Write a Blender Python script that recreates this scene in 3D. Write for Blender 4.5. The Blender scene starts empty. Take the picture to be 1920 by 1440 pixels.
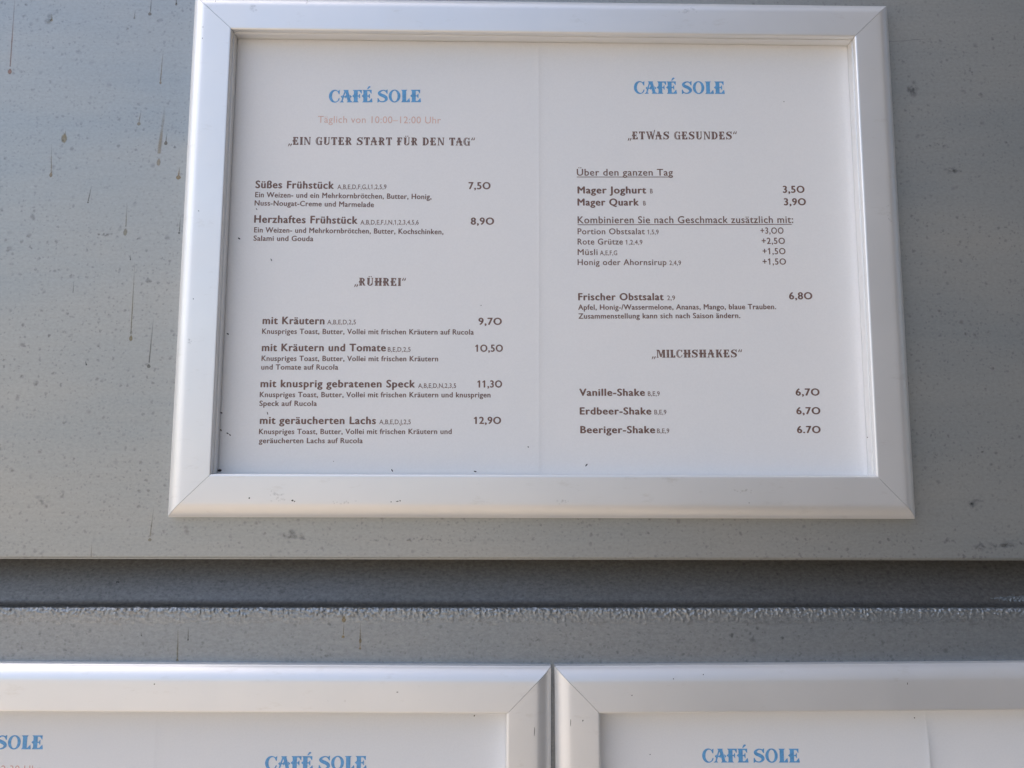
import bpy, bmesh, math, random
from mathutils import Vector, Matrix, noise
from mathutils.geometry import tessellate_polygon

random.seed(7)
sc = bpy.context.scene
COL = sc.collection
S = 0.001                      # scene code is in millimetres, Blender in metres
GROUND = -1560.0               # pavement below the centre of the big frame (mm)


def W(x, y, z):
    """millimetres on the wall -> metres above the pavement"""
    return Vector((x * S, y * S, (z - GROUND) * S))


# ------------------------------------------------------------------ camera
cam = bpy.data.cameras.new('camera')
cam.sensor_width = 36.0
cam.lens = 30.25
cam.clip_start = 0.01
cam.clip_end = 500.0
cam_o = bpy.data.objects.new('camera', cam)
COL.objects.link(cam_o)
R_ = Vector((0.99984712, -0.01723965, 0.00292018))
U_ = Vector((-0.00506202, -0.12553652, 0.99207608))
F_ = Vector((0.01673646, 0.9919392, 0.1256046))
mw = Matrix((R_, U_, -F_)).transposed().to_4x4()
mw.translation = W(-28.31, -523.73, -150.03)
cam_o.matrix_world = mw
sc.camera = cam_o

# ------------------------------------------------------------------ sky and sun
SUN_EL, SUN_AZ = math.radians(56), math.radians(-80)   # azimuth from +Y (behind the wall) towards +X
world = bpy.data.worlds.new('World')
sc.world = world
world.use_nodes = True
wn = world.node_tree
sky = wn.nodes.new('ShaderNodeTexSky')
sky.sky_type = 'NISHITA'
sky.sun_disc = False
sky.sun_elevation = SUN_EL
sky.sun_rotation = SUN_AZ
sky.air_density = 1.0
sky.dust_density = 3.5
sky.ozone_density = 0.5
wn.links.new(sky.outputs[0], wn.nodes['Background'].inputs[0])
wn.nodes['Background'].inputs[1].default_value = 0.15
sl = bpy.data.lights.new('sun', 'SUN')
sl.energy = 2.6
sl.angle = math.radians(0.53)
sl.color = (1.0, 0.93, 0.83)
sun = bpy.data.objects.new('sun', sl)
COL.objects.link(sun)
sdir = Vector((math.sin(SUN_AZ) * math.cos(SUN_EL), math.cos(SUN_AZ) * math.cos(SUN_EL), math.sin(SUN_EL)))
sun.rotation_euler = sdir.to_track_quat('Z', 'Y').to_euler()
sun.location = sdir * 20
vs = sc.view_settings
vs.view_transform = 'Standard'
vs.look = 'None'
vs.gamma = 1.0
vs.use_curve_mapping = False
vs.exposure = 1.06


# ------------------------------------------------------------------ helpers
def link(o, parent=None):
    COL.objects.link(o)
    if parent:
        o.parent = parent
    return o


def tag(o, label=None, cat=None, group=None, kind=None):
    for k, v in (('label', label), ('category', cat), ('group', group), ('kind', kind)):
        if v:
            o[k] = v
    return o


def empty(name, loc):
    o = bpy.data.objects.new(name, None)
    o.location = loc
    o.empty_display_size = 0.02
    return link(o)


class MB:
    """collects vertices and faces in millimetre wall coordinates, builds ONE mesh object"""
    def __init__(self):
        self.v, self.f, self.c = [], [], []

    def vert(self, x, y, z, c=1.0):
        self.v.append((x, y, z)); self.c.append(c)
        return len(self.v) - 1

    def grid(self, rows, closed=False):
        idx = [[self.vert(*p) for p in row] for row in rows]
        n = len(rows[0])
        for i in range(len(rows) - 1):
            for j in range(n if closed else n - 1):
                k = (j + 1) % n
                self.f.append((idx[i][j], idx[i][k], idx[i + 1][k], idx[i + 1][j]))
        return idx

    def box(self, x0, x1, y0, y1, z0, z1):
        b = [self.vert(x, y, z) for x in (x0, x1) for y in (y0, y1) for z in (z0, z1)]
        for f in ((0, 1, 3, 2), (4, 6, 7, 5), (0, 4, 5, 1), (2, 3, 7, 6), (0, 2, 6, 4), (1, 5, 7, 3)):
            self.f.append(tuple(b[i] for i in f))

    def build(self, name, mat, parent=None, smooth=None, fade=False, fix=True):
        me = bpy.data.meshes.new(name)
        org = parent.matrix_world.translation if parent else Vector((0, 0, 0))
        base = Vector((0, 0, 0))
        p = parent
        while p:
            base += p.location
            p = p.parent
        me.from_pydata([W(*p_) - base for p_ in self.v], [], self.f)
        me.materials.append(mat)
        if fix:
            bm = bmesh.new(); bm.from_mesh(me)
            bmesh.ops.recalc_face_normals(bm, faces=bm.faces)
            bm.to_mesh(me); bm.free()
        if fade:
            a = me.color_attributes.new('fade', 'FLOAT_COLOR', 'POINT')
            for i, c in enumerate(self.c):
                a.data[i].color = (c, c, c, 1)
        if smooth is not None:
            for f in me.polygons:
                f.use_smooth = True
            me.set_sharp_from_angle(angle=math.radians(smooth))
        me.update()
        return link(bpy.data.objects.new(name, me), parent)


# ------------------------------------------------------------------ materials
def new_mat(name):
    m = bpy.data.materials.new(name)
    m.use_nodes = True
    nt = m.node_tree
    return m, nt, nt.nodes['Principled BSDF']


def N(nt, kind, **kw):
    n = nt.nodes.new(kind)
    for k, v in kw.items():
        if k in n.inputs.keys():
            n.inputs[k].default_value = v
        else:
            setattr(n, k, v)
    return n


def ramp(nt, src, stops):
    r = nt.nodes.new('ShaderNodeValToRGB')
    cr = r.color_ramp
    while len(cr.elements) < len(stops):
        cr.elements.new(0.5)
    for e, (p, c) in zip(cr.elements, stops):
        e.position = p
        e.color = c if len(c) == 4 else (*c, 1)
    nt.links.new(src, r.inputs[0])
    return r.outputs[0]


def mix(nt, fac, a, b, mode='MIX'):
    m = nt.nodes.new('ShaderNodeMix')
    m.data_type = 'RGBA'
    m.blend_type = mode
    for sock, val in ((m.inputs[0], fac), (m.inputs[6], a), (m.inputs[7], b)):
        if hasattr(val, 'is_linked'):
            nt.links.new(val, sock)
        elif isinstance(val, (int, float)):
            sock.default_value = val
        else:
            sock.default_value = (*val, 1)
    return m.outputs[2]


def coords(nt, scale=(1, 1, 1)):
    g = nt.nodes.new('ShaderNodeNewGeometry')
    mp = nt.nodes.new('ShaderNodeMapping')
    mp.inputs['Scale'].default_value = scale
    nt.links.new(g.outputs['Position'], mp.inputs['Vector'])
    return mp.outputs[0]


def tex(nt, vec, scale, detail=4, rough=0.55):
    n = N(nt, 'ShaderNodeTexNoise', Scale=scale, Detail=detail, Roughness=rough)
    nt.links.new(vec, n.inputs['Vector'])
    return n.outputs['Fac']


def spots(nt, vec, scale, lo, hi, keep):
    """sparse soft dark spots: voronoi cells of which only a share carries a spot, 1 inside a spot"""
    v = N(nt, 'ShaderNodeTexVoronoi', Scale=scale, Randomness=1.0)
    nt.links.new(vec, v.inputs['Vector'])
    d = ramp(nt, v.outputs['Distance'], [(lo, (1, 1, 1)), (hi, (0, 0, 0))])
    sep = nt.nodes.new('ShaderNodeSeparateColor')
    nt.links.new(v.outputs['Color'], sep.inputs[0])
    k = ramp(nt, sep.outputs[0], [(keep, (0, 0, 0)), (min(1, keep + 0.25), (1, 1, 1))])
    return mix(nt, 1.0, d, k, 'MULTIPLY')


def zinc(name, base, dark, warm, rough, metal, spot=0.5, grain=0.5):
    m, nt, b = new_mat(name)
    p = coords(nt)
    pb = coords(nt, (0.35, 1, 1.6))
    cloud = tex(nt, pb, 9, 5)
    c = mix(nt, ramp(nt, cloud, [(0.32, (0, 0, 0)), (0.72, (1, 1, 1))]), base, warm)
    fine = tex(nt, coords(nt, (1, 1, 1.6)), 420, 4, 0.7)
    c = mix(nt, grain, c, ramp(nt, fine, [(0.3, (0.62, 0.62, 0.63)), (0.7, (1.22, 1.22, 1.22))]), 'MULTIPLY')
    brush = tex(nt, coords(nt, (0.05, 1, 1)), 260, 3, 0.6)
    c = mix(nt, 0.13, c, ramp(nt, brush, [(0.3, (0.8, 0.8, 0.8)), (0.7, (1.12, 1.12, 1.12))]), 'MULTIPLY')
    warp = nt.nodes.new('ShaderNodeMix'); warp.data_type = 'VECTOR'
    nz = N(nt, 'ShaderNodeTexNoise', Scale=500.0, Detail=2.0)
    nt.links.new(p, nz.inputs['Vector'])
    warp.inputs[0].default_value = 0.0026
    nt.links.new(p, warp.inputs[4]); nt.links.new(nz.outputs['Color'], warp.inputs[5])
    pw = warp.outputs[1]
    area = ramp(nt, tex(nt, pb, 14, 3), [(0.36, (0.45, 0.45, 0.45)), (0.62, (1, 1, 1))])
    s1 = spots(nt, pw, 200, 0.08, 0.26, 0.38)
    s2 = spots(nt, pw, 95, 0.06, 0.19, 0.60)
    s3 = spots(nt, pw, 400, 0.12, 0.34, 0.30)
    allspots = mix(nt, 1.0, mix(nt, 1.0, s1, s2, 'ADD'), mix(nt, 0.7, (0, 0, 0), s3), 'ADD')
    allspots = mix(nt, 1.0, allspots, area, 'MULTIPLY')
    f = nt.nodes.new('ShaderNodeMath'); f.operation = 'MULTIPLY'; f.use_clamp = True
    nt.links.new(allspots, f.inputs[0]); f.inputs[1].default_value = spot
    c = mix(nt, f.outputs[0], c, dark)
    nt.links.new(c, b.inputs['Base Color'])
    b.inputs['Metallic'].default_value = metal
    rr = ramp(nt, cloud, [(0.2, (rough - 0.05,) * 3), (0.8, (rough + 0.06,) * 3)])
    nt.links.new(rr, b.inputs['Roughness'])
    bp = N(nt, 'ShaderNodeBump', Strength=0.25, Distance=0.0004)
    nt.links.new(fine, bp.inputs['Height'])
    nt.links.new(bp.outputs[0], b.inputs['Normal'])
    return m


M_WALL = zinc('weathered_zinc', (0.335, 0.377, 0.405), (0.18, 0.185, 0.19), (0.435, 0.442, 0.428), 0.44, 0.6, 0.66, 0.3)
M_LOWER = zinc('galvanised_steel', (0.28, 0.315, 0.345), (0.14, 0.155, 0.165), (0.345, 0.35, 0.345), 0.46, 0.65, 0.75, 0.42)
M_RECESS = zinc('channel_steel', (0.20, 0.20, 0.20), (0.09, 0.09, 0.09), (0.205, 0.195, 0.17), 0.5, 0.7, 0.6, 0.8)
M_BEAD = zinc('rough_zinc', (0.285, 0.32, 0.35), (0.14, 0.155, 0.165), (0.345, 0.35, 0.345), 0.42, 0.66, 0.6, 0.8)

m, nt, b = new_mat('anodised_aluminium')
p = coords(nt)
n1 = tex(nt, p, 16, 4)
c = ramp(nt, n1, [(0.3, (0.775, 0.785, 0.79)), (0.7, (0.82, 0.825, 0.825))])
dirt = spots(nt, p, 70, 0.015, 0.06, 0.90)
c = mix(nt, mix(nt, 0.5, (0, 0, 0), dirt), c, (0.30, 0.29, 0.27))
smear = ramp(nt, tex(nt, coords(nt, (1, 1, 3)), 60, 6, 0.7), [(0.60, (0, 0, 0)), (0.74, (0.5, 0.5, 0.5))])
c = mix(nt, smear, c, (0.66, 0.65, 0.62))
nt.links.new(c, b.inputs['Base Color'])
b.inputs['Metallic'].default_value = 0.62
rr = ramp(nt, tex(nt, p, 45, 5), [(0.3, (0.41,) * 3), (0.7, (0.46,) * 3)])
nt.links.new(rr, b.inputs['Roughness'])
M_ALU = m

m, nt, b = new_mat('printed_paper')
c = ramp(nt, tex(nt, coords(nt), 7, 5), [(0.3, (0.775, 0.795, 0.815)), (0.7, (0.815, 0.82, 0.825))])
fib = tex(nt, coords(nt), 900, 3, 0.7)
c = mix(nt, 0.35, c, ramp(nt, fib, [(0.3, (0.93, 0.93, 0.93)), (0.7, (1.05, 1.05, 1.05))]), 'MULTIPLY')
nt.links.new(c, b.inputs['Base Color'])
b.inputs['Roughness'].default_value = 0.36
b.inputs['Specular IOR Level'].default_value = 0.5
bp = N(nt, 'ShaderNodeBump', Strength=0.25, Distance=0.0012)
nt.links.new(tex(nt, coords(nt), 13, 3), bp.inputs['Height'])
nt.links.new(bp.outputs[0], b.inputs['Normal'])
M_PAPER = m


def ink(name, col, mottled=0.0):
    m, nt, b = new_mat(name)
    c = ramp(nt, tex(nt, coords(nt), 700, 3), [(0.35, tuple(x * (1 - mottled) for x in col)), (0.65, tuple(min(1, x * (1 + mottled)) for x in col))])
    nt.links.new(c, b.inputs['Base Color'])
    b.inputs['Roughness'].default_value = 0.45
    return m


INK = {'blue': ink('blue_ink', (0.12, 0.36, 0.67), 0.12), 'brown': ink('brown_ink', (0.165, 0.094, 0.076), 0.15), 'pink': ink('faded_red_ink', (0.69, 0.47, 0.41), 0.06)}


def flat(name, col, rough=0.7, metal=0.0):
    m, nt, b = new_mat(name)
    c = ramp(nt, tex(nt, coords(nt), 300, 3), [(0.3, tuple(x * 0.8 for x in col)), (0.7, tuple(x * 1.15 for x in col))])
    nt.links.new(c, b.inputs['Base Color'])
    b.inputs['Roughness'].default_value = rough
    b.inputs['Metallic'].default_value = metal
    return m


M_SPECK = flat('dark_dirt', (0.025, 0.023, 0.03))
M_BACK = flat('grey_backing', (0.10, 0.10, 0.10))
_stain = {}


def stain_mat(col, al):
    key = (col, al)
    if key not in _stain:
        m, nt, b = new_mat('stain')
        c = ramp(nt, tex(nt, coords(nt), 500, 3), [(0.3, tuple(x * 0.75 for x in col)), (0.7, tuple(x * 1.2 for x in col))])
        nt.links.new(c, b.inputs['Base Color'])
        b.inputs['Roughness'].default_value = 0.6
        a = nt.nodes.new('ShaderNodeVertexColor'); a.layer_name = 'fade'
        mm = nt.nodes.new('ShaderNodeMath'); mm.operation = 'MULTIPLY'; mm.inputs[1].default_value = al
        nt.links.new(a.outputs[0], mm.inputs[0])
        nt.links.new(mm.outputs[0], b.inputs['Alpha'])
        _stain[key] = m
    return _stain[key]


# ------------------------------------------------------------------ tables (mm on the wall: x right, z up, 0 = centre of the big frame)
TEXT_LEFT = [
    ('title_lettering', 'blue', [
        ('fancy', 'CAFÉ SOLE', -136.68, 96.38, -78.07, 97.25, 8.34),]),
    ('opening_hours_text', 'pink', [
        ('hours', 'Täglich von 10:00–12:00 Uhr', -143.20, 82.82, -65.28, 83.15, 4.44),]),
    ('section_heading', 'brown', [
        ('fancyh', '„EIN GUTER START FÜR DEN TAG“', -161.55, 67.96, -43.42, 68.66, 5.16),]),
    ('menu_entry', 'brown', [
        ('bold', 'Süßes Frühstück', -181.03, 39.44, -131.82, 39.37, 4.87),
        ('code', 'A,B,E,D,F,G,I,1,2,5,9', -129.65, 39.18, -98.92, 39.46, 2.96),
        ('price', '7,50', -47.28, 39.93, -33.36, 40.06, 4.61),
        ('desc', 'Ein Weizen- und ein Mehrkornbrötchen, Butter, Honig,', -180.96, 33.47, -70.47, 33.14, 3.40),
        ('desc', 'Nuss-Nougat-Creme und Marmelade', -181.08, 28.10, -106.48, 27.66, 3.39),]),
    ('menu_entry', 'brown', [
        ('bold', 'Herzhaftes Frühstück', -180.96, 17.04, -116.41, 16.79, 4.82),
        ('code', 'A,B,D,E,F,I,N,1,2,3,4,5,6', -114.63, 16.33, -78.24, 16.63, 2.93),
        ('price', '8,90', -45.69, 16.87, -30.98, 17.00, 4.56),
        ('desc', 'Ein Weizen- und Mehrkornbrötchen, Butter, Kochschinken,', -180.71, 10.73, -62.68, 10.50, 3.37),
        ('desc', 'Salami und Gouda', -180.82, 5.35, -143.67, 5.38, 3.35),]),
    ('section_heading', 'brown', [
        ('fancyh', '„RÜHREI“', -117.52, -22.73, -85.58, -22.77, 4.94),]),
    ('menu_entry', 'brown', [
        ('bold', 'mit Kräutern', -173.17, -47.32, -135.12, -47.28, 4.68),
        ('code', 'A,B,E,D,2,5', -133.42, -47.30, -115.90, -47.19, 2.84),
        ('price', '9,70', -40.35, -46.98, -25.85, -46.89, 4.43),
        ('desc', 'Knuspriges Toast, Butter, Vollei mit frischen Kräutern auf Rucola', -173.22, -53.45, -43.16, -53.15, 3.27),]),
    ('menu_entry', 'brown', [
        ('bold', 'mit Kräutern und Tomate', -172.97, -64.16, -97.02, -63.86, 4.64),
        ('code', 'B,E,D,2,5', -95.87, -64.12, -81.94, -64.04, 2.82),
        ('price', '10,50', -42.18, -63.81, -25.12, -63.71, 4.39),
        ('desc', 'Knuspriges Toast, Butter, Vollei mit frischen Kräutern', -172.89, -70.28, -64.88, -69.94, 3.24),
        ('desc', 'und Tomate auf Rucola', -172.84, -75.65, -125.91, -75.46, 3.23),]),
    ('menu_entry', 'brown', [
        ('bold', 'mit knusprig gebratenen Speck', -172.90, -86.45, -78.72, -86.17, 4.60),
        ('code', 'A,B,E,D,N,2,3,5', -76.86, -86.46, -53.74, -86.34, 2.79),
        ('price', '11,30', -40.70, -85.98, -25.52, -85.91, 4.35),
        ('desc', 'Knuspriges Toast, Butter, Vollei mit frischen Kräutern und knusprigen', -173.08, -92.57, -32.57, -92.08, 3.21),
        ('desc', 'Speck auf Rucola', -173.09, -97.98, -138.22, -97.82, 3.20),]),
    ('menu_entry', 'brown', [
        ('bold', 'mit geräucherten Lachs', -172.43, -108.89, -102.11, -108.72, 4.54),
        ('code', 'A,B,E,D,J,2,5', -100.10, -108.77, -81.02, -108.69, 2.76),
        ('price', '12,90', -42.69, -108.33, -26.04, -108.26, 4.30),
        ('desc', 'Knuspriges Toast, Butter, Vollei mit frischen Kräutern und', -172.67, -115.10, -56.05, -114.56, 3.17),
        ('desc', 'geräucherten Lachs auf Rucola', -172.52, -120.58, -109.83, -120.34, 3.16),]),
]
TEXT_RIGHT = [
    ('title_lettering', 'blue', [
        ('fancy', 'CAFÉ SOLE', 58.29, 104.34, 116.88, 104.93, 8.42),]),
    ('section_heading', 'brown', [
        ('fancyh', '„ETWAS GESUNDES“', 53.78, 73.70, 123.78, 74.41, 5.20),]),
    ('serving_note', 'brown', [
        ('reg', 'Über den ganzen Tag', 21.15, 49.39, 82.23, 49.97, 4.40),
        ('rule', '_', 21.15, 48.44, 82.21, 49.02, 0.46),]),
    ('menu_entry', 'brown', [
        ('bold', 'Mager Joghurt', 21.48, 37.74, 65.11, 38.13, 4.55),
        ('code', 'B', 67.51, 38.16, 69.20, 38.17, 2.98),
        ('price', '3,50', 151.98, 39.34, 165.86, 39.47, 4.57),]),
    ('menu_entry', 'brown', [
        ('bold', 'Mager Quark', 21.43, 29.82, 60.29, 30.17, 4.53),
        ('code', 'B', 62.99, 30.19, 64.67, 30.21, 2.96),
        ('price', '3,90', 152.35, 31.19, 166.42, 31.31, 4.55),]),
    ('serving_note', 'brown', [
        ('reg', 'Kombinieren Sie nach Geschmack zusätzlich mit:', 21.45, 18.20, 157.85, 19.63, 4.51),
        ('rule', '_', 21.45, 17.27, 156.83, 18.69, 0.45),]),
    ('menu_entry', 'brown', [
        ('reg', 'Portion Obstsalat', 21.41, 11.12, 63.69, 11.47, 3.80),
        ('code', '1,5,9', 65.37, 11.48, 72.43, 11.54, 2.94),
        ('pricer', '+3,00', 136.80, 12.48, 151.46, 12.60, 3.99),]),
    ('menu_entry', 'brown', [
        ('reg', 'Rote Grütze', 21.36, 4.51, 49.83, 4.73, 3.79),
        ('code', '1,2,4,9', 51.51, 4.75, 62.10, 4.83, 2.93),
        ('pricer', '+2,50', 137.35, 5.85, 152.10, 5.97, 3.98),]),
    ('menu_entry', 'brown', [
        ('reg', 'Müsli', 21.32, -2.22, 33.88, -2.12, 3.77),
        ('code', 'A,E,F,G', 35.35, -2.22, 46.16, -2.13, 2.92),
        ('pricer', '+1,50', 137.70, -0.80, 152.19, -0.69, 3.96),]),
    ('menu_entry', 'brown', [
        ('reg', 'Honig oder Ahornsirup', 21.27, -8.72, 77.01, -8.30, 3.77),
        ('code', '2,4,9', 78.75, -8.29, 86.12, -8.23, 2.91),
        ('pricer', '+1,50', 137.47, -7.50, 152.27, -7.39, 3.95),]),
    ('menu_entry', 'brown', [
        ('bold', 'Frischer Obstsalat', 21.46, -31.12, 74.81, -30.69, 4.51),
        ('code', '2,9', 76.97, -30.68, 81.90, -30.64, 2.88),
        ('price', '6,80', 153.32, -29.58, 167.99, -29.48, 4.49),
        ('desc', 'Apfel, Honig-/Wassermelone, Ananas, Mango, blaue Trauben.', 21.41, -37.17, 144.99, -35.94, 3.31),
        ('desc', 'Zusammenstellung kann sich nach Saison ändern.', 21.54, -42.76, 122.42, -41.70, 3.30),]),
    ('section_heading', 'brown', [
        ('fancyh', '„MILCHSHAKES“', 66.68, -66.98, 122.82, -66.46, 4.87),]),
    ('menu_entry', 'brown', [
        ('bold', 'Vanille-Shake', 21.71, -90.84, 62.17, -90.64, 4.38),
        ('code', 'B,E,9', 63.90, -90.73, 71.19, -90.69, 2.80),
        ('price', '6,70', 155.10, -90.02, 169.99, -89.95, 4.37),]),
    ('menu_entry', 'brown', [
        ('bold', 'Erdbeer-Shake', 21.95, -102.31, 65.90, -102.11, 4.36),
        ('code', 'B,E,9', 67.70, -102.10, 75.07, -102.07, 2.79),
        ('price', '6,70', 155.11, -101.55, 170.00, -101.48, 4.34),]),
    ('menu_entry', 'brown', [
        ('bold', 'Beeriger-Shake', 22.20, -113.72, 67.99, -113.53, 4.33),
        ('code', 'B,E,9', 69.13, -113.53, 76.64, -113.49, 2.77),
        ('price', '6.70', 155.06, -113.11, 169.67, -113.05, 4.32),]),
]
TEXT_LLLEFT = [
    ('title_lettering', 'blue', [
        ('fancy', 'CAFÉ SOLE', -349.21, -298.39, -291.32, -298.50, 7.71),]),
    ('opening_hours_text', 'pink', [
        ('hours', '12:30 Uhr', -316.68, -311.43, -291.62, -311.49, 3.98),]),
]
TEXT_LLRIGHT = [
    ('title_lettering', 'blue', [
        ('fancy', 'CAFÉ SOLE', -162.49, -310.17, -103.43, -310.16, 7.56),]),
]
TEXT_LRLEFT = [
    ('title_lettering', 'blue', [
        ('fancy', 'CAFÉ SOLE', 92.99, -306.74, 150.59, -306.86, 7.79),]),
]
DRIPS_A = [
    (-340.31, 171.07, -339.74, 118.37, 0.71, -339.66, 115.15, 1.29, 1.94, (0.33, 0.13, 0.06), 0.75),
    (-301.74, 76.80, -302.21, 71.51, 0.65, -302.36, 71.16, 1.94, 3.23, (0.31, 0.255, 0.12), 0.70),
    (-252.81, 169.32, -253.14, 156.82, 0.65, -253.40, 155.35, 1.13, 1.29, (0.16, 0.12, 0.07), 0.70),
    (-243.54, 130.35, -244.13, 109.80, 0.65, -244.07, 108.73, 0.71, 1.13, (0.36, 0.25, 0.09), 0.75),
    (-255.20, 90.75, -256.08, 82.58, 0.65, -256.17, 81.17, 1.23, 1.29, (0.36, 0.25, 0.09), 0.60),
    (-238.23, 74.99, -238.60, 69.35, 0.65, -238.55, 68.47, 1.19, 1.29, (0.16, 0.12, 0.07), 0.80),
    (-240.51, 92.69, -242.53, 61.58, 1.94, -242.39, 55.97, 1.29, 2.58, (0.36, 0.25, 0.09), 0.55),
    (-229.06, 52.95, -229.46, 47.71, 0.81, -229.54, 46.14, 1.61, 1.61, (0.36, 0.25, 0.09), 0.85),
    (-309.92, 67.22, -308.92, 48.00, 0.58, -309.01, 46.96, 1.03, 1.61, (0.36, 0.25, 0.09), 0.75),
    (-283.22, 40.60, -284.71, 30.20, 0.71, -284.82, 29.34, 0.58, 0.65, (0.1, 0.095, 0.07), 0.80),
    (-260.50, 29.38, -260.42, 13.89, 0.81, -260.55, 10.46, 1.29, 2.42, (0.31, 0.255, 0.12), 0.55),
    (-253.54, -8.23, -253.32, -54.24, 0.65, -253.19, -56.56, 1.03, 1.94, (0.31, 0.255, 0.12), 0.85),
    (-240.10, -43.49, -241.31, -71.70, 0.71, -241.35, -73.84, 1.16, 1.29, (0.1, 0.095, 0.07), 0.75),
    (-226.93, 21.05, -227.08, 11.08, 0.58, -227.20, 10.22, 0.65, 0.77, (0.1, 0.095, 0.07), 0.80),
    (-233.62, -158.80, -234.86, -176.43, 0.71, -234.92, -178.31, 1.13, 0.97, (0.31, 0.255, 0.12), 0.60),
    (-236.94, 170.27, -236.86, 162.17, 0.81, -236.86, 162.17, 0.71, 0.97, (0.16, 0.12, 0.07), 0.70),
    (-290.12, -20.35, -290.28, -27.75, 0.58, -290.26, -28.09, 0.32, 0.32, (0.1, 0.095, 0.07), 0.60),
    (-256.60, -3.50, -256.38, -7.24, 0.52, -256.38, -7.24, 0.39, 0.39, (0.1, 0.095, 0.07), 0.70),
    (-315.99, 154.53, -315.68, 150.16, 1.29, -315.68, 150.16, 0.97, 0.97, (0.31, 0.255, 0.12), 0.40),
    (-262.77, 158.16, -263.14, 152.66, 0.65, -263.11, 152.30, 0.65, 0.65, (0.16, 0.12, 0.07), 0.50),
    (-280.01, -70.60, -279.19, -73.23, 0.65, -279.19, -73.23, 0.42, 0.42, (0.03, 0.03, 0.03), 0.90),
    (-269.20, -179.31, -268.96, -188.04, 0.52, -268.96, -188.04, 0.32, 0.32, (0.36, 0.25, 0.09), 0.50),
]
DRIPS_B = [
    (-119.01, -226.46, -119.19, -233.87, 0.52, -119.05, -224.91, 1.35, 1.94, (0.36, 0.25, 0.09), 0.80),
    (-109.22, -225.53, -109.13, -241.86, 0.58, -109.13, -241.86, 0.77, 0.65, (0.36, 0.25, 0.09), 0.80),
    (-109.09, -230.78, -109.05, -238.48, 1.13, -109.08, -237.25, 0.84, 1.29, (0.36, 0.25, 0.09), 0.50),
    (-216.93, -230.19, -216.46, -248.57, 0.84, -216.46, -248.57, 0.90, 0.65, (0.31, 0.255, 0.12), 0.80),
    (-210.85, -229.27, -210.78, -236.95, 0.58, -210.78, -236.95, 0.39, 0.48, (0.1, 0.095, 0.07), 0.80),
    (-238.46, -232.66, -238.35, -234.50, 0.45, -238.35, -234.50, 0.32, 0.32, (0.1, 0.095, 0.07), 0.70),
    (-119.25, -233.87, -119.24, -235.41, 0.97, -119.25, -235.10, 0.97, 0.77, (0.36, 0.25, 0.09), 0.70),
]
SPECKS_UP = [(-189.80, 6.71, 1.94, 0.97, -35), (-179.65, 25.70, 1.61, 0.52, -60), (-169.29, -6.77, 1.94, 0.58, -65), (-194.07, -53.68, 1.61, 0.81, -35), (-195.78, -102.31, 1.61, 0.81, -30), (-167.92, -102.51, 1.94, 0.58, -75), (-195.63, -112.84, 1.61, 0.77, -50), (-191.53, -114.76, 1.61, 0.71, -30), (-190.04, -115.72, 1.61, 0.65, -45), (-195.33, -137.09, 2.58, 1.61, 10), (-91.77, -136.74, 1.94, 0.71, -60), (-41.58, -137.21, 1.94, 0.77, -15), (25.79, -133.12, 2.10, 0.77, 50), (-9.49, -122.28, 0.97, 0.65, -50), (154.90, 100.12, 0.71, 0.52, 0), (-38.79, -34.77, 0.71, 0.45, 20), (-127.22, -131.41, 0.52, 0.39, 0)]
SPECKS_RAIL = [(-173.73, -153.50, 1.03, 0.90, 20), (-148.45, -154.82, 1.29, 0.97, 10), (-147.19, -155.29, 0.81, 0.65, 0), (-90.66, -155.44, 0.65, 0.65, 0), (-86.91, -155.12, 1.61, 0.52, 10), (-85.35, -154.80, 0.81, 0.77, 0), (-207.63, 157.69, 0.52, 0.52, 0), (-182.31, 144.75, 1.29, 0.52, 70), (-178.70, 146.40, 0.97, 0.48, 60), (-214.83, 140.22, 0.65, 0.42, 60), (-211.71, 20.59, 0.97, 0.45, -20), (-212.25, -34.32, 0.81, 0.48, 80), (-214.81, 132.74, 0.77, 0.39, 80), (-146.65, -143.78, 1.61, 0.48, 55), (-148.24, -142.84, 1.94, 0.39, 10), (121.07, -155.49, 0.52, 0.45, 0), (198.86, 128.57, 1.94, 0.32, 85), (199.40, 104.31, 1.29, 0.32, 85), (193.60, -116.35, 0.65, 0.65, 0)]
SPECKS_LOW = [(-40.96, -280.09, 0.97, 0.71, 60), (219.97, -281.65, 0.84, 0.65, -60), (62.31, -302.18, 0.71, 0.52, 40)]
SPECKS_RAIL_LOW = [(-224.74, -259.68, 0.77, 0.71, 0), (21.85, -280.20, 0.97, 0.71, 70), (-124.90, -269.23, 1.94, 0.39, -60), (-85.21, -264.24, 1.29, 0.39, 5), (74.77, -256.92, 0.71, 0.52, 80), (92.24, -254.53, 0.71, 0.52, 80), (211.67, -259.71, 1.29, 0.35, 85), (-6.14, -286.19, 5.16, 0.32, 88), (14.77, -281.22, 4.19, 0.32, 88), (50.41, -266.15, 1.29, 0.39, 10)]
LOW = 3.86                     # front of the lower panel lies this far behind the upper panel (mm)
JOINT, BEAD = -188.9, -218.0

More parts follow.
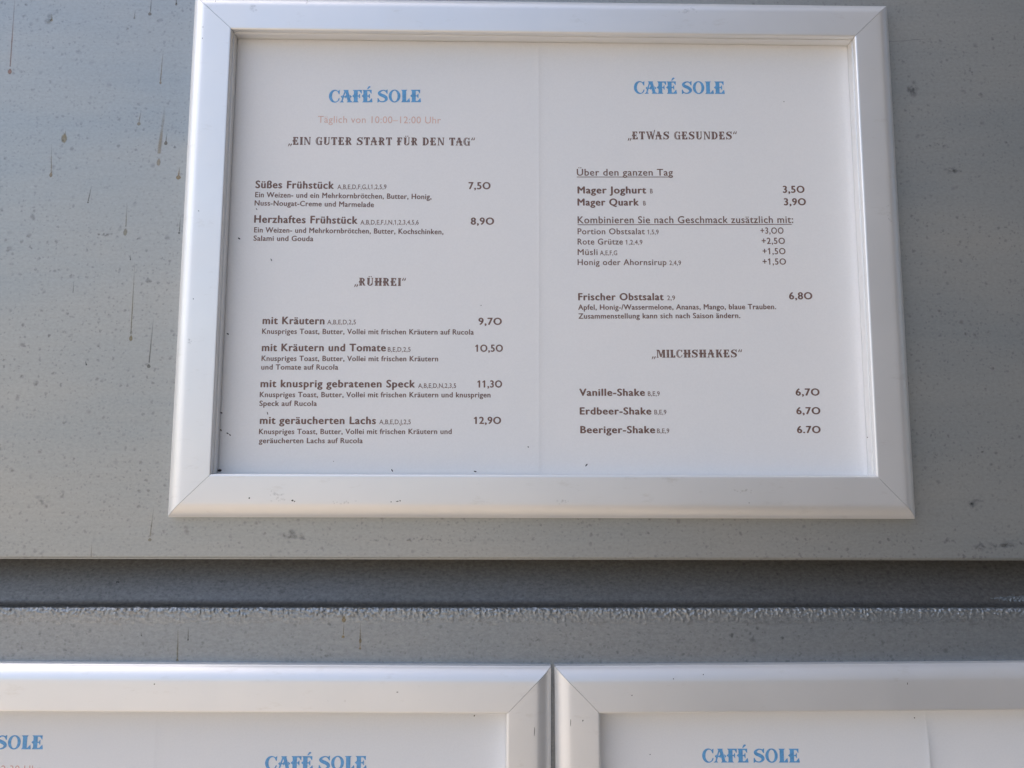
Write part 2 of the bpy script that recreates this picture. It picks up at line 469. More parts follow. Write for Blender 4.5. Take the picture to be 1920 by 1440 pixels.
# ------------------------------------------------------------------ ground, and two dark slabs added out of view to shade the right
m, nt, b = new_mat('paving')
br = N(nt, 'ShaderNodeTexBrick', Scale=2.2)
br.inputs['Color1'].default_value = (0.43, 0.365, 0.29, 1)
br.inputs['Color2'].default_value = (0.39, 0.33, 0.265, 1)
br.inputs['Mortar'].default_value = (0.20, 0.18, 0.15, 1)
br.inputs['Mortar Size'].default_value = 0.012
nt.links.new(coords(nt), br.inputs['Vector'])
nt.links.new(mix(nt, 0.4, br.outputs[0], ramp(nt, tex(nt, coords(nt), 3, 5), [(0.3, (0.8, 0.8, 0.8)), (0.7, (1.1, 1.1, 1.1))]), 'MULTIPLY'), b.inputs['Base Color'])
b.inputs['Roughness'].default_value = 0.8
g = MB()
g.grid([[(-60000, -60000, GROUND), (60000, -60000, GROUND)], [(-60000, 60000, GROUND), (60000, 60000, GROUND)]])
tag(g.build('ground', m), kind='structure')

m, nt, b = new_mat('light_blocker_dark')  # dark surface of the two added light blockers
nt.links.new(ramp(nt, tex(nt, coords(nt), 4, 6), [(0.3, (0.03, 0.03, 0.03)), (0.7, (0.045, 0.043, 0.042))]), b.inputs['Base Color'])
b.inputs['Roughness'].default_value = 0.85
SIDE_X, SIDE_Y, SIDE_H = 600, -5000, 3700
g = MB()
g.box(SIDE_X, SIDE_X + 250, SIDE_Y, -60, GROUND, SIDE_H + GROUND)  # unseen tall slab, added to hold light off the right side
tag(g.build('side_light_blocker', m), 'added dark slab out of view, shading the right of the metal wall', 'wall')
g = MB()
g.box(230, SIDE_X - 10, -4200, -900, GROUND, GROUND + 1230)  # unseen low slab, added to cut ground light at lower right
tag(g.build('low_light_blocker', m), 'added low dark slab out of view, dimming the lower right', 'wall')

# ------------------------------------------------------------------ the metal wall
wall = empty('metal_wall', W(0, 0, GROUND))
tag(wall, 'grey weathered metal wall with a horizontal channel, carrying the menu frames', 'wall')
X0, X1, TOP = -1150, 595, 820


def extrude_x(prof, name, mat, xs=(X0, X1), smooth=None):
    g = MB()
    g.grid([[(x, y, z) for (y, z) in prof] for x in xs])
    return g.build(name, mat, wall, smooth)


up = [(60, TOP), (0, TOP), (0, JOINT + 1.2)]
up += [(1.2 - 1.2 * math.cos(t), JOINT + 1.2 - 1.2 * math.sin(t)) for t in (0.4, 0.8, 1.2, 1.57)]
up += [(2.6, JOINT), (2.8, JOINT - 0.9), (4.0, JOINT - 0.9), (4.1, JOINT + 0.2), (32.5, JOINT + 0.2)]
upper_panel = extrude_x(up, 'wall_panel', M_WALL, smooth=35)
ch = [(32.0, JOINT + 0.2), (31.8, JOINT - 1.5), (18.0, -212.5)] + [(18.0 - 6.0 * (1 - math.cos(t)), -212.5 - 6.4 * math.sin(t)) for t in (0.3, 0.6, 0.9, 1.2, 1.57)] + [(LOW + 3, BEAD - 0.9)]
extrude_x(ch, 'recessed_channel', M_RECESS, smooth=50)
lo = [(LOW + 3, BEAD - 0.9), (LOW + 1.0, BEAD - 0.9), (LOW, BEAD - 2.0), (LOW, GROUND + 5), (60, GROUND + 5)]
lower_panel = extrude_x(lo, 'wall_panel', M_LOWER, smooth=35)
g = MB()
g.box(X0, X1, 62, 120, GROUND + 5, TOP)
g.build('core', M_BACK, wall)

# rough zinc bead along the top edge of the lower panel
g = MB()
rows = []
nx = 2000
BP = [(LOW + 5.5, -0.95, 0.05), (LOW + 3.6, -0.5, 0.7), (LOW + 1.6, -0.1, 1), (LOW + 0.3, -0.6, 1), (LOW - 0.08, -1.8, 1.0), (LOW - 0.1, -3.3, 0.9), (LOW - 0.09, -5.2, 0.65), (LOW - 0.05, -7.0, 0.3), (LOW - 0.02, -9.0, 0.12), (LOW + 0.2, -10.5, 0.05)]
ring = []
for (ya, za, aa), (yb_, zb, ab) in zip(BP[:-1], BP[1:]):
    for k in range(3):
        t = k / 3
        ring.append((ya + (yb_ - ya) * t, za + (zb - za) * t, aa + (ab - aa) * t))
ring.append(BP[-1])
arc_len = [0.0]
for p0, p1 in zip(ring[:-1], ring[1:]):
    arc_len.append(arc_len[-1] + math.hypot(p1[0] - p0[0], p1[1] - p0[1]))
for i in range(nx + 1):
    x = -480 + 960 * i / nx
    w1 = 1.0 + 0.9 * noise.noise((x * 0.05, 3.1, 0)) + 0.5 * noise.noise((x * 0.17, 8.1, 0))
    row = []
    for (y, z, a), s_ in zip(ring, arc_len):
        n1 = 0.85 * noise.noise((x * 0.45, s_ * 0.6, 1)) + 0.85 * noise.noise((x * 1.0, s_ * 1.2, 5))
        n2 = noise.noise((x * 0.5 + 40, s_ * 0.6, 9))
        if s_ > 8.5:
            a *= max(0.1, 0.7 + 1.2 * noise.noise((x * 0.12, s_ * 0.2, 3)))
        row.append((x, y - 0.8 * a * n1 * (0.35 + 0.65 * max(0, w1)) - 0.1 * a, BEAD + z + 0.4 * a * n2 + (2.4 * noise.noise((x * 0.11, 2.2, 6)) + 1.2 * noise.noise((x * 0.4, 2.2, 6)) if s_ > 13.5 else 0)))
    rows.append(row)
g.grid(rows)
g.build('weld_bead', M_BEAD, wall, smooth=60)
# crust of zinc in the channel at its right
g = MB()
rows = []
for i in range(110):
    x = 272 + i * 0.5
    e = min(1, i / 40)
    rows.append([(x, 18.2 + max(-1.5, (j * 0.42 - 5.5)) * 0.58 + 0.8 * (1 - e) - 0.9 * e * max(0, math.sin(math.pi * j / 17)) * max(0, 0.25 + 1.3 * noise.noise((x * 0.7, j * 0.45, 2)) + 0.6 * noise.noise((x * 1.6, j, 8))) + (0.3 if j in (0, 17) else 0), -218.0 + j * 0.42) for j in range(18)])
g.grid(rows)
g.build('zinc_crust', M_BEAD, wall, smooth=60)


def drip(spec, y, parent):
    x0, z0, x1, z1, wd, bx, bz, rx, rz, col, al = spec
    g = MB()
    y -= 0.06
    n = 14
    rows = []
    for i in range(n + 1):
        t = i / n
        x = x0 + (x1 - x0) * t + 0.10 * noise.noise((x0, t * 5, 1)); z = z0 + (z1 - z0) * t
        h = 0.75 * wd * (0.55 + 0.45 * t) * (1 + 0.25 * noise.noise((x0 * 3, t * 9, 4)))
        f = min(1, 0.15 + t * 1.3) * (0.85 + 0.3 * noise.noise((x0, t * 12, 7)))
        rows.append([(x - h, y, z, 0.0), (x - h * 0.4, y, z, f), (x + h * 0.4, y, z, f), (x + h, y, z, 0.0)])
    g.grid(rows)
    y -= 0.03
    c = g.vert(bx, y, bz - rz * 0.15, 0.85)
    ring1, ring2 = [], []
    for k in range(18):
        a = 2 * math.pi * k / 18
        wob = 1 + 0.14 * noise.noise((bx, k * 0.7, 2))
        ux, uz = math.cos(a), math.sin(a)
        taper = 1 - 0.45 * max(0, uz)
        ring1.append(g.vert(bx + rx * 0.78 * ux * taper * wob, y, bz + rz * 0.78 * uz * wob, 1.0))
        ring2.append(g.vert(bx + rx * 1.12 * ux * taper * wob, y, bz + rz * 1.12 * uz * wob, 0.0))
    for k in range(18):
        j = (k + 1) % 18
        g.f.append((c, ring1[k], ring1[j]))
        g.f.append((ring1[k], ring2[k], ring2[j], ring1[j]))
    g.build('drip_stain', stain_mat(col, round(al * 0.68, 2)), parent, fade=True)


def scuff(x, z, rx, rz, y, parent, al=0.4, n=12, col=(0.10, 0.105, 0.11)):
    g = MB()
    for q in range(n):
        cx = x + rx * random.gauss(0, .5); cz = z + rz * random.gauss(0, .5)
        r = min(rx, rz) * random.uniform(0.15, 0.5) + 0.3
        st = random.uniform(1, 1.7) if rx > rz else random.uniform(0.7, 1.1)
        yy = y - 0.03 - 0.004 * q
        c = g.vert(cx, yy, cz, random.uniform(.5, 1))
        ring = [g.vert(cx + r * st * math.cos(a * 0.628) * random.uniform(.7, 1.3), yy, cz + r * math.sin(a * 0.628) * random.uniform(.7, 1.3), 0) for a in range(10)]
        for k in range(10):
            g.f.append((c, ring[k], ring[(k + 1) % 10]))
    g.build('scuff_mark', stain_mat(col, round(al * 0.62, 2)), parent, fade=True)


for d in DRIPS_A:
    drip(d, 0.0, upper_panel)
for d in DRIPS_B:
    drip(d, LOW, lower_panel)
for sx, sz, rx, rz, al, n in ((-273, 8.5, 6, 1.6, .5, 12), (238, 110, 4.5, 6.5, .55, 16), (278, 122, 2, 2, .6, 5), (262, 55, 8, 3, .35, 12), (255, 72, 7, 2, .35, 10), (-72, -178, 36, 1.3, .45, 40), (-150, -176, 9, 4, .35, 14),
                              (268, -182, 9, 3, .5, 14), (281, -180, 8, 4, .32, 12), (240, -128, 1, 8, .5, 10), (262, -155, 6, 4, .3, 9), (-318, 150, 5, 7, .3, 10), (-266, 145, 2, 2, .4, 5), (-290, -108, 3, 3, .3, 7), (-330, -70, 3, 1, .4, 6), (-300, -155, 4, 3, .35, 7)):
    scuff(sx, sz, rx, rz, 0.0, upper_panel, al, n)
scuff(-262, -205.2, 1.3, .9, 22.2, wall, 0.95, 6, (0.02, 0.015, 0.012))
# scratch at the right of the big frame
g = MB()
rows = []
for i in range(25):
    t = i / 24
    x, z = 218 + 40 * t, 141.5 + 3.6 * t + 0.4 * noise.noise((t * 6, 1, 1))
    h = 0.22 + 0.25 * max(0, noise.noise((t * 7, 5, 1)))
    f = max(0, math.sin(math.pi * min(1, t * 1.1))) * (0.6 + 0.8 * abs(noise.noise((t * 8, 2, 2))))
    rows.append([(x, -0.05, z - h, 0), (x, -0.05, z, f), (x, -0.05, z + h, 0)])
g.grid(rows)
g.build('scratch', stain_mat((0.06, 0.06, 0.06), 0.7), upper_panel, fade=True)


# ------------------------------------------------------------------ snap frames
def profile(B):
    k = B / 25.8
    p = [(0, 0), (0, 5.9), (0.15, 6.2)]
    for i in range(13):
        t = i / 12
        p.append(((0.3 + 8.3 * t ** 1.15) * k, 6.3 + 5.25 * (1 - (1 - t) ** 1.75)))
    p += [(10.5 * k, 11.6), (B - 1.6, 11.95)]
    for i in range(1, 6):
        t = math.pi / 2 * i / 5
        p.append((B - 1.2 + 1.2 * math.sin(t), 10.75 + 1.2 * math.cos(t)))
    p += [(B, 8.3), (B - 0.6, 8.1), (B - 0.6, 7.6), (B + 0.25, 7.35), (B + 0.45, 7.0), (B + 0.45, 1.05), (B - 7, 1.05), (B - 7, 0)]
    return p


WF, HF = 449.0, 329.6


def frame_parts(root, Bl, Br, Bt, Bb, cx, cz, yb, WF=WF, HF=HF):
    GAP = 0.13
    sides = (('top', Bt, Bl, Br), ('bottom', Bb, Bl, Br), ('left', Bl, Bt, Bb), ('right', Br, Bt, Bb))
    for side, B, Ba, Bc in sides:
        g = MB()
        rows = [[], []]
        for (u, h) in profile(B):
            sa = u * Ba / B + GAP
            sb = u * Bc / B + GAP
            for e in (0, 1):
                if side == 'top':
                    x = -WF / 2 + sa if e == 0 else WF / 2 - sb; z = HF / 2 - u
                elif side == 'bottom':
                    x = -WF / 2 + sa if e == 0 else WF / 2 - sb; z = -HF / 2 + u
                elif side == 'left':
                    z = HF / 2 - sa if e == 0 else -HF / 2 + sb; x = -WF / 2 + u
                else:
                    z = HF / 2 - sa if e == 0 else -HF / 2 + sb; x = WF / 2 - u
                rows[e].append((cx + x, yb - h, cz + z))
        idx = g.grid(rows, closed=True)
        for r_ in idx:
            g.f.append(tuple(r_))
        g.build('rail', M_ALU, root, smooth=32)
    g = MB()
    g.box(cx - WF / 2 + 20, cx + WF / 2 - 20, yb - 0.3, yb - 0.05, cz - HF / 2 + 20, cz + HF / 2 - 20)
    g.build('backing_board', M_BACK, root)


def copy_tree(o, parent=None):
    c = o.copy()
    COL.objects.link(c)
    c.parent = parent
    for chd in o.children:
        copy_tree(chd, c)
    return c


GRP = 'aluminium menu frames on the metal wall'
fr = empty('menu_board', W(0, 0, 0))
tag(fr, 'silver aluminium picture frame hanging alone above the wall channel, round two menu pages', 'picture frame', GRP)
frame_parts(fr, 26.0, 24.6, 24.3, 25.3, -0.05, -0.75, 0.0, 445.3, 328.1)

LX, LZ = 4.945, -250.78
HG = 0.98
ll = empty('menu_board', W(LX - HG - WF / 2, LOW, LZ - HF / 2))
tag(ll, 'silver aluminium frame under the wall channel, cut off at the left edge of the photo', 'picture frame', GRP)
frame_parts(ll, 25.8, 25.8, 25.8, 25.8, LX - HG - WF / 2, LZ - HF / 2, LOW)
lr = copy_tree(ll)
lr.location = W(LX + HG + WF / 2, LOW, LZ - HF / 2)
tag(lr, 'silver aluminium frame under the wall channel, cut off at the right edge of the photo', 'picture frame', GRP)
# the two lower frames hang very slightly askew, each turned about its corner at the gap
for o, ang, px in ((ll, -0.0054, LX - HG), (lr, 0.0067, LX + HG)):
    piv = W(px, LOW, LZ)
    rel = o.location - piv
    ca, sa = math.cos(ang), math.sin(ang)
    o.location = piv + Vector((rel.x * ca - rel.z * sa, rel.y, rel.x * sa + rel.z * ca))
    o.rotation_euler = (0, -ang, 0)


def speck(spec, y, parent, name='dirt_speck', mat=None):
    x, z, ln, wd, ang = spec
    a = math.radians(ang)
    g = MB()
    n = 10
    top, base = [], []
    for k in range(n):
        t = 2 * math.pi * k / n
        r = 1 + 0.25 * noise.noise((x + k, z, 1))
        ux, uz = 0.5 * ln * math.cos(t) * r, 0.5 * wd * math.sin(t) * r
        X, Z = x + ux * math.cos(a) - uz * math.sin(a), z + ux * math.sin(a) + uz * math.cos(a)
        base.append(g.vert(X, y, Z))
        X, Z = x + 0.5 * (ux * math.cos(a) - uz * math.sin(a)), z + 0.5 * (ux * math.sin(a) + uz * math.cos(a))
        top.append(g.vert(X, y - 0.3 * wd, Z))
    for k in range(n):
        j = (k + 1) % n
        g.f.append((base[k], base[j], top[j], top[k]))
    g.f.append(tuple(top))
    return g.build(name, mat or M_SPECK, parent)


for s_ in SPECKS_RAIL:
    speck(s_, -11.6, fr)
for sx, sz, rx, rz, n in ((-159, -151, 3, 1.6, 10), (-155, -154.5, 5, .8, 9), (-120, -156, 8, 1, 9), (12, -155, 6, 1.2, 8), (120, -149, 7, 1.5, 9), (-185, 153, 3, 2, 7), (-150, 158, 2, 2, 6), (90, 155, 6, 2, 8), (-213, -60, 1.2, 5, 8), (214, 20, 1.2, 6, 7)):
    scuff(sx, sz, rx, rz, -11.9, fr, 0.3, n, (0.35, 0.34, 0.32))
M_GREY = flat('grey_dirt', (0.16, 0.15, 0.14))


def speck_world(s_, y, parent):
    """a speck on a part of a slightly turned frame"""
    o = speck(s_, y, None)
    bpy.context.view_layer.update()
    o.parent = parent
    o.matrix_parent_inverse = parent.matrix_world.inverted()
    return o


bpy.context.view_layer.update()
for s_ in SPECKS_RAIL_LOW:
    speck_world(s_, LOW - 11.7, ll if s_[0] < LX else lr)


# ------------------------------------------------------------------ lettering
def poly(*p):
    return list(p)


def rect(x0, y0, x1, y1):
    return [(x0, y0), (x1, y0), (x1, y1), (x0, y1)]


def arc(cx, cy, ro, ri, a0, a1, n=26, icx=None):
    """ring sector as quads; ro, ri = (rx, ry)"""
    icx = cx if icx is None else icx
    out = []
    for i in range(n):
        t0, t1 = (math.radians(a0 + (a1 - a0) * (i + k) / n) for k in (0, 1))
        out.append([(cx + ro[0] * math.cos(t0), cy + ro[1] * math.sin(t0)), (cx + ro[0] * math.cos(t1), cy + ro[1] * math.sin(t1)),
                    (icx + ri[0] * math.cos(t1), cy + ri[1] * math.sin(t1)), (icx + ri[0] * math.cos(t0), cy + ri[1] * math.sin(t0))])
    return out


def fancy_glyphs(slit):
    """bold spurred display capitals, 100 units high; slit cuts the light inline out of the thick stems"""
    def bar(pts0, pts1, w):                     # slanted stem from (x,y) bottom to (x,y) top, width w to the right
        (xa, ya), (xb, yb) = pts0, pts1
        if slit and w > 15:
            a, b_ = 0.28 * w, 0.36 * w
            return [[(xa, ya), (xa + a, ya), (xb + a, yb), (xb, yb)], [(xa + b_, ya), (xa + w, ya), (xb + w, yb), (xb + b_, yb)]]
        return [[(xa, ya), (xa + w, ya), (xb + w, yb), (xb, yb)]]

    def foot(x, w, e=8):
        return [[(x - e, 0), (x + w + e, 0), (x + w, 11), (x, 11)]]

    def head(x, w, e=8):
        return [[(x - e, 100), (x, 89), (x + w, 89), (x + w + e, 100)]]

    def spur(x, s=-1, y=51):
        return [[(x, y + 13), (x + s * 11, y + 1), (x + s * 11, y - 1), (x, y - 13)]]

    def stem(x, w, h=True, f=True):
        return bar((x, 3), (x, 97), w) + (head(x, w) if h else []) + (foot(x, w) if f else [])
    TW = 26 if slit else 27
    G = {}
    G['I'] = (40, stem(9, TW))
    armT = lambda x, r: [rect(x, 90, r, 100), [(r - 14, 92), (r - 1, 70), (r + 2, 70), (r + 3, 100), (r - 14, 100)]]
    armB = lambda x, r: [rect(x, 0, r, 10), [(r - 18, 8), (r, 32), (r + 3, 32), (r + 7, 0), (r - 18, 0)]]
    armM = lambda x, r: [rect(x, 46, r, 55), [(r - 3, 50), (r + 5, 68), (r + 9, 68), (r + 9, 33), (r + 5, 33)]]
    G['E'] = (80, stem(12, TW) + spur(12) + armT(30, 66) + armM(32, 48) + armB(30, 68))
    G['F'] = (72, stem(12, TW) + spur(12) + armT(30, 64) + armM(32, 46))
    G['L'] = (68, stem(9, TW) + armB(30, 56))
    G['T'] = (78, stem(27, TW, h=False) + [rect(6, 90, 72, 100), [(2, 100), (4, 70), (8, 70), (20, 92), (20, 100)], [(58, 100), (58, 92), (70, 70), (74, 70), (76, 100)]])
    c = arc(42, 50, (39, 52), (24, 43), 42, 318, 34, 48)
    if slit:
        c = arc(42, 50, (39, 52), (33, 48), 42, 318, 34, 43.5) + arc(44, 50, (29, 46), (20, 41), 60, 300, 30, 47)
    cend = [[(60, 88), (74, 100), (77, 100), (75, 66), (70, 66)], [(62, 14), (70, 34), (76, 34), (74, 20), (66, 8)]]
    G['C'] = (80, c + cend)
    G['G'] = (86, c + cend[:1] + bar((58, 2), (58, 46), 19) + [[(48, 44), (86, 44), (80, 53), (52, 53)], [(58, 0), (84, 0), (77, 10), (58, 14)]])
    o = arc(42, 50, (40, 52), (20, 43), 0, 360, 44)
    if slit:
        o = arc(42, 50, (40, 52), (34, 48), 0, 360, 44) + arc(42, 50, (30, 46), (18, 42), 0, 360, 44)
    G['O'] = (84, o)
    G['D'] = (86, stem(9, TW) + arc(34, 50, (46, 50), (24, 41), -90, 90, 24))
    leg = [[(36, 48), (56, 48), (76, 8), (84, 0), (62, 0), (54, 8)]]
    G['R'] = (84, stem(12, TW) + spur(12, -1, 48) + arc(36, 72, (36, 28), (15, 18), -90, 90, 20) + leg)
    G['K'] = (84, stem(9, TW) + [[(32, 44), (42, 44), (70, 92), (58, 92)], [(52, 100), (58, 90), (70, 90), (80, 100)], [(36, 58), (56, 66), (78, 8), (86, 0), (60, 0), (56, 8)]])
    G['H'] = (90, stem(12, TW) + stem(56, TW) + spur(12) + [rect(34, 46, 58, 55), [(45, 66), (54, 50.5), (45, 35), (36, 50.5)]] + spur(79, 1))
    G['A'] = (94, [[(12, 4), (22, 4), (46, 96), (36, 96)]] + bar((59, 4), (38, 96), 22) + [[(2, 0), (32, 0), (26, 10), (12, 10)], [(50, 0), (94, 0), (84, 11), (58, 11)], [(28, 100), (32, 90), (60, 90), (64, 100)], rect(24, 40, 64, 49), [(45, 60), (52, 45), (45, 30), (38, 45)], [(24, 60), (10, 46), (20, 33)], [(70, 62), (86, 47), (76, 33)]])
    G['M'] = (112, [rect(14, 4, 24, 96), [(4, 0), (34, 0), (26, 9), (12, 9)], [(4, 100), (12, 90), (34, 90), (34, 100)]] + bar((50, 8), (22, 98), 20) + [[(54, 8), (64, 8), (86, 96), (76, 96)]] + stem(80, TW))
    G['N'] = (92, [rect(14, 4, 23, 96), [(4, 0), (33, 0), (25, 9), (12, 9)], [(2, 100), (12, 90), (34, 90), (36, 100)]] + bar((62, 2), (14, 98), 20) + [rect(73, 4, 82, 98), [(64, 100), (71, 90), (84, 90), (92, 100)]])
    G['U'] = (88, bar((12, 26), (12, 97), TW) + head(12, TW) + arc(44, 28, (32, 29), (13, 19), 180, 360, 20) + [rect(66, 26, 75, 97), [(58, 100), (65, 90), (76, 90), (84, 100)]])
    G['W'] = (122, bar((34, 2), (10, 97), 20) + head(9, 20) + [[(38, 2), (47, 2), (66, 74), (57, 74)]] + bar((76, 2), (54, 97), 20) + head(53, 20) + [[(80, 2), (89, 2), (116, 122), (106, 118)], [(102, 104), (118, 124), (114, 100)]])
    # S: spine with changing width
    pts = [(66, 78, 6), (58, 92, 8), (42, 96, 9), (24, 88, 14), (16, 74, 20), (26, 61, 24), (44, 52, 25), (60, 40, 24), (65, 25, 20), (56, 11, 14), (40, 4, 9), (22, 8, 8), (12, 22, 6)]
    def cr(p0, p1, p2, p3, t):
        return tuple(0.5 * (2 * b1 + (c1 - a1) * t + (2 * a1 - 5 * b1 + 4 * c1 - d1) * t * t + (3 * b1 - a1 - 3 * c1 + d1) * t ** 3) for a1, b1, c1, d1 in zip(p0, p1, p2, p3))
    sp = []
    for i in range(len(pts) - 1):
        for k in range(4):
            sp.append(cr(pts[max(0, i - 1)], pts[i], pts[i + 1], pts[min(len(pts) - 1, i + 2)], k / 4))
    sp.append(pts[-1])
    q = []
    L, Rr = [], []
    for i, (x, y, w) in enumerate(sp):
        a = sp[max(0, i - 1)]; b_ = sp[min(len(sp) - 1, i + 1)]
        dx, dy = b_[0] - a[0], b_[1] - a[1]
        d = math.hypot(dx, dy) or 1
        L.append((x - dy / d * w / 2, y + dx / d * w / 2)); Rr.append((x + dy / d * w / 2, y - dx / d * w / 2))
    for i in range(len(sp) - 1):
        q.append([L[i], L[i + 1], Rr[i + 1], Rr[i]])
    G['S'] = (80, q + [[(56, 90), (70, 102), (74, 102), (73, 68), (68, 68)], [(22, 10), (8, -2), (4, -2), (5, 34), (10, 34)]])
    dots = [arc(32, 116, (7, 7), (0.1, 0.1), 0, 360, 10), arc(56, 116, (7, 7), (0.1, 0.1), 0, 360, 10)]
    G['Ü'] = (88, G['U'][1] + dots[0] + dots[1])
    G['É'] = (80, G['E'][1] + [[(36, 106), (44, 106), (62, 124), (56, 132), (46, 128)]])
    quote = lambda x, y: [[(x, y), (x + 6, y), (x + 23, y + 28), (x + 18, y + 38), (x + 8, y + 33)]]
    quote2 = lambda x, y: [[(x + 16, y + 38), (x + 22, y + 38), (x + 16, y + 7), (x + 7, y), (x, y + 7)]]
    G['„'] = (44, quote(0, -20) + quote(25, -20))
    G['“'] = (44, quote2(4, 66) + quote2(29, 66))
    G[' '] = (42, [])
    return G


FANCY = {'fancy': fancy_glyphs(False), 'fancyh': fancy_glyphs(True)}
KERN = {'AF': -6, 'FÉ': -6, 'CA': -6, 'TA': -8, 'AG': -4, 'WA': -18, 'LE': -4, 'OL': 2, 'LC': -6}


def text_fancy(t, style):
    """-> list of convex-ish polygons in a 100-unit space"""
    G = FANCY[style]
    x, out = 0.0, []
    for i, chh in enumerate(t):
        adv, polys = G[chh]
        for p in polys:
            out.append([(a + x, b_) for a, b_ in p])
        x += (adv if chh != ' ' else (40 if style == 'fancyh' else 26)) + (7 if style == 'fancyh' else -1) + KERN.get(t[i:i + 2], 0)
    return out


_cap = {}


def text_sans(t, offset, spacing):
    c = bpy.data.curves.new('t', 'FONT')
    c.body = t
    c.size = 100
    c.offset = offset
    c.space_character = spacing
    c.resolution_u = 4
    o = bpy.data.objects.new('t', c)
    COL.objects.link(o)
    dg = bpy.context.evaluated_depsgraph_get()
    ev = o.evaluated_get(dg)
    me = ev.to_mesh()
    vs_ = [(v.co.x, v.co.y) for v in me.vertices]
    fs = [tuple(f.vertices) for f in me.polygons]
    ev.to_mesh_clear()
    bpy.data.objects.remove(o)
    bpy.data.curves.remove(c)
    return vs_, fs


# style: (stroke thickening as a share of 100-unit type, letter spacing)
SANS = {'bold': (3.9, 1.12), 'code': (0.9, 1.06), 'desc': (2.8, 1.08), 'price': (3.5, 1.12), 'pricer': (1.7, 1.10), 'reg': (1.5, 1.08), 'hours': (0, 1.06)}


def cap_height(style):
    if style not in _cap:
        v, f = text_sans('H', 0, 1)
        _cap[style] = max(p[1] for p in v) + SANS[style][0] * 0.5
    return _cap[style]


def add_line(g, spec, depth):
    """one printed line: ink from (x0,z0) to (x1,z1) on its baseline, capitals ch high; depth(x,z) = paper surface"""
    style, t, x0, z0, x1, z1, chh = spec
    ux, uz = x1 - x0, z1 - z0
    ln = math.hypot(ux, uz)
    ux, uz = ux / ln, uz / ln

    def put(u, v, lift):
        X, Z = x0 + ux * u - uz * v, z0 + uz * u + ux * v
        return g.vert(X, depth(X, Z) - lift, Z)
    if style == 'rule':
        i = [put(u, v, 0.05) for u, v in ((0, -chh / 2), (ln, -chh / 2), (ln, chh / 2), (0, chh / 2))]
        g.f.append(tuple(i))
        return
    if style in FANCY:
        ps = text_fancy(t, style)
        mn = min(a for p in ps for a, _ in p); mx = max(a for p in ps for a, _ in p)
        sx, sy = ln / (mx - mn), chh / 100.0
        for k, p in enumerate(ps):
            lift = 0.05 + 0.008 * (k % 9)
            ids = [put((a - mn) * sx, b_ * sy, lift) for a, b_ in p]
            tri = tessellate_polygon([[Vector((a, b_, 0)) for a, b_ in p]])
            for tr in tri:
                g.f.append(tuple(ids[q] for q in tr))
        return
    if style.startswith('price'):
        t = t.replace('0', 'O')            # the printed noughts are full circles
    fat, spacing = SANS[style]
    vs_, fs = text_sans(t, 0, spacing)
    for i, chh_ in enumerate(t):
        if chh_ == '1' and style != 'hours':       # the figure one has a flag
            right = max(a for a, _ in text_sans(t[:i + 1], 0, spacing)[0])
            top = cap_height('hours')
            k0 = len(vs_)
            vs_ += [(right - 8, top), (right - 8, top - 13), (right - 24, top - 20), (right - 24, top - 12)]
            fs.append((k0, k0 + 3, k0 + 2, k0 + 1))
    mn = min(a for a, _ in vs_) - fat; mx = max(a for a, _ in vs_) + fat
    sx, sy = ln / (mx - mn), chh / cap_height(style)
    strikes = [(-fat, 0), (fat, 0), (0, fat * 0.5), (0, -fat * 0.5)] if fat else [(0, 0)]
    for n, (dx, dy) in enumerate(strikes):
        ids = [put((a + dx - mn) * sx, (b_ + dy) * sy, 0.05 + 0.007 * n) for a, b_ in vs_]
        for f in fs:
            g.f.append(tuple(ids[q] for q in f))


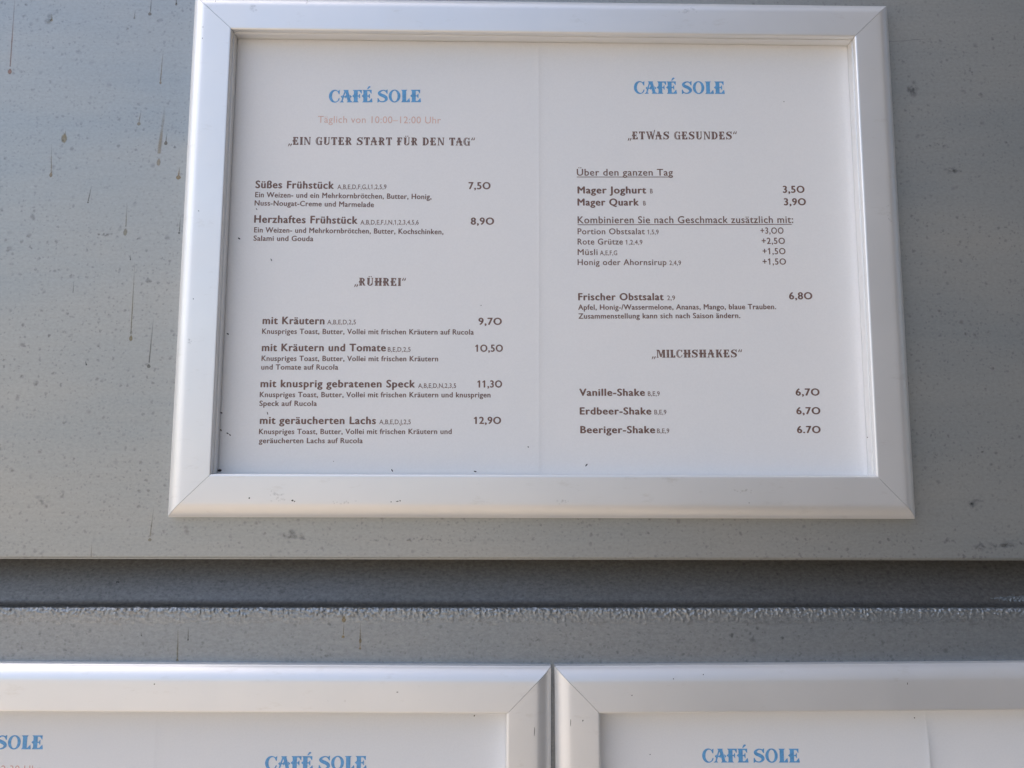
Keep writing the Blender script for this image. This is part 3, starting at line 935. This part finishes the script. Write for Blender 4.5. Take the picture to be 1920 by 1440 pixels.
# ------------------------------------------------------------------ menu sheets
def sheet(label, x0, x1, z0, z1, y, text, specks, lift=None, bend=None):
    """an A4 page: thin slightly uneven paper; lift(x,z) raises it off the backing (mm)"""
    def depth(x, z):
        d = y - 0.07 * noise.noise((x * 0.012, z * 0.012, y))
        if lift:
            d -= lift(x, z)
        return d
    root = empty('menu_sheet', W((x0 + x1) / 2, y, z0))
    tag(root, label, 'menu page', 'printed menu pages in the frames')
    g = MB()
    xs = [x0 + (x1 - x0) * i / 70 for i in range(71)]
    if lift:
        xs = [x0 + k * 0.25 for k in range(24)] + [x0 + 6 + (x1 - x0 - 6) * i / 50 for i in range(51)]
    zs = [z0 + (z1 - z0) * i / 70 for i in range(71)]

    def bx(x, z):
        return x + (bend(z) * max(0, 1 - (x - x0) / 12.0) if bend else 0)
    front = g.grid([[(bx(x, z), depth(x, z), z) for x in xs] for z in zs])
    back = g.grid([[(bx(x, z), depth(x, z) + 0.12, z) for x in xs] for z in zs])
    n, k = len(zs) - 1, len(xs) - 1
    for j in range(k):
        g.f.append((front[0][j], front[0][j + 1], back[0][j + 1], back[0][j])); g.f.append((front[n][j], front[n][j + 1], back[n][j + 1], back[n][j]))
    for i in range(n):
        g.f.append((front[i][0], front[i + 1][0], back[i + 1][0], back[i][0])); g.f.append((front[i][k], front[i + 1][k], back[i + 1][k], back[i][k]))
    g.build('paper', M_PAPER, root, smooth=30)
    for name, col, lines in text:
        g, gp = MB(), MB()
        for l_ in lines:
            add_line(gp if l_[0].startswith('price') else g, l_, depth)
        o = g.build(name, INK[col], root, fix=False)
        if gp.v:
            gp.build('price', INK[col], o, fix=False)
    for s_ in specks:
        speck(s_, depth(s_[0], s_[1]) + 0.01, root)
    return root


SEAM = -3.05
OX, OT, OB = WF / 2 - 22.5, HF / 2 - 21.5, -HF / 2 + 21.0
sheet('breakfast menu page with scrambled egg prices, left half of the single upper frame', -OX, SEAM + 1.5, OB, OT, -0.50, TEXT_LEFT, [s for s in SPECKS_UP if s[0] < SEAM])
sheet('yoghurt, fruit and milkshake menu page, right half of the single upper frame', SEAM, OX, OB, OT, -0.66, TEXT_RIGHT, [s for s in SPECKS_UP if s[0] >= SEAM],
      lift=lambda x, z: 0.22 * math.exp(-max(0, x - SEAM) / 2.0))
LT, LB = LZ - 21.5, LZ - HF + 21.5
lc, rc = LX - HG - WF / 2, LX + HG + WF / 2
sheet('menu page at the bottom left corner, only the end of its blue title showing', lc - OX, -226.8 + 1.5, LB, LT, LOW - 0.50, TEXT_LLLEFT, [])
sheet('menu page left of the gap between the lower frames, blue title cut off below', -226.8, lc + OX, LB, LT, LOW - 0.66, TEXT_LLRIGHT, [s for s in SPECKS_LOW if s[0] < LX],
      lift=lambda x, z: 0.22 * math.exp(-max(0, x + 226.8) / 2.0))
sheet('menu page right of the dark gap between the two lower frames, blue title in full', rc - OX, 226.3 + 2.5, LB, LT, LOW - 0.50, TEXT_LRLEFT, [s for s in SPECKS_LOW if s[0] > LX])
sheet('blank page strip at the bottom right corner with a curling edge', 226.2, rc + OX, LB, LT, LOW - 0.66, [], [],
      lift=lambda x, z: (0.15 + 1.3 * min(1, max(0, (-279 - z) / 22.0))) * math.exp(-max(0, x - 226.2) / 3.5) * max(0, min(1, (LT - 6 - z) / 6)),
      bend=lambda z: 0.9 * min(1, max(0, (-282 - z) / 14.0)))
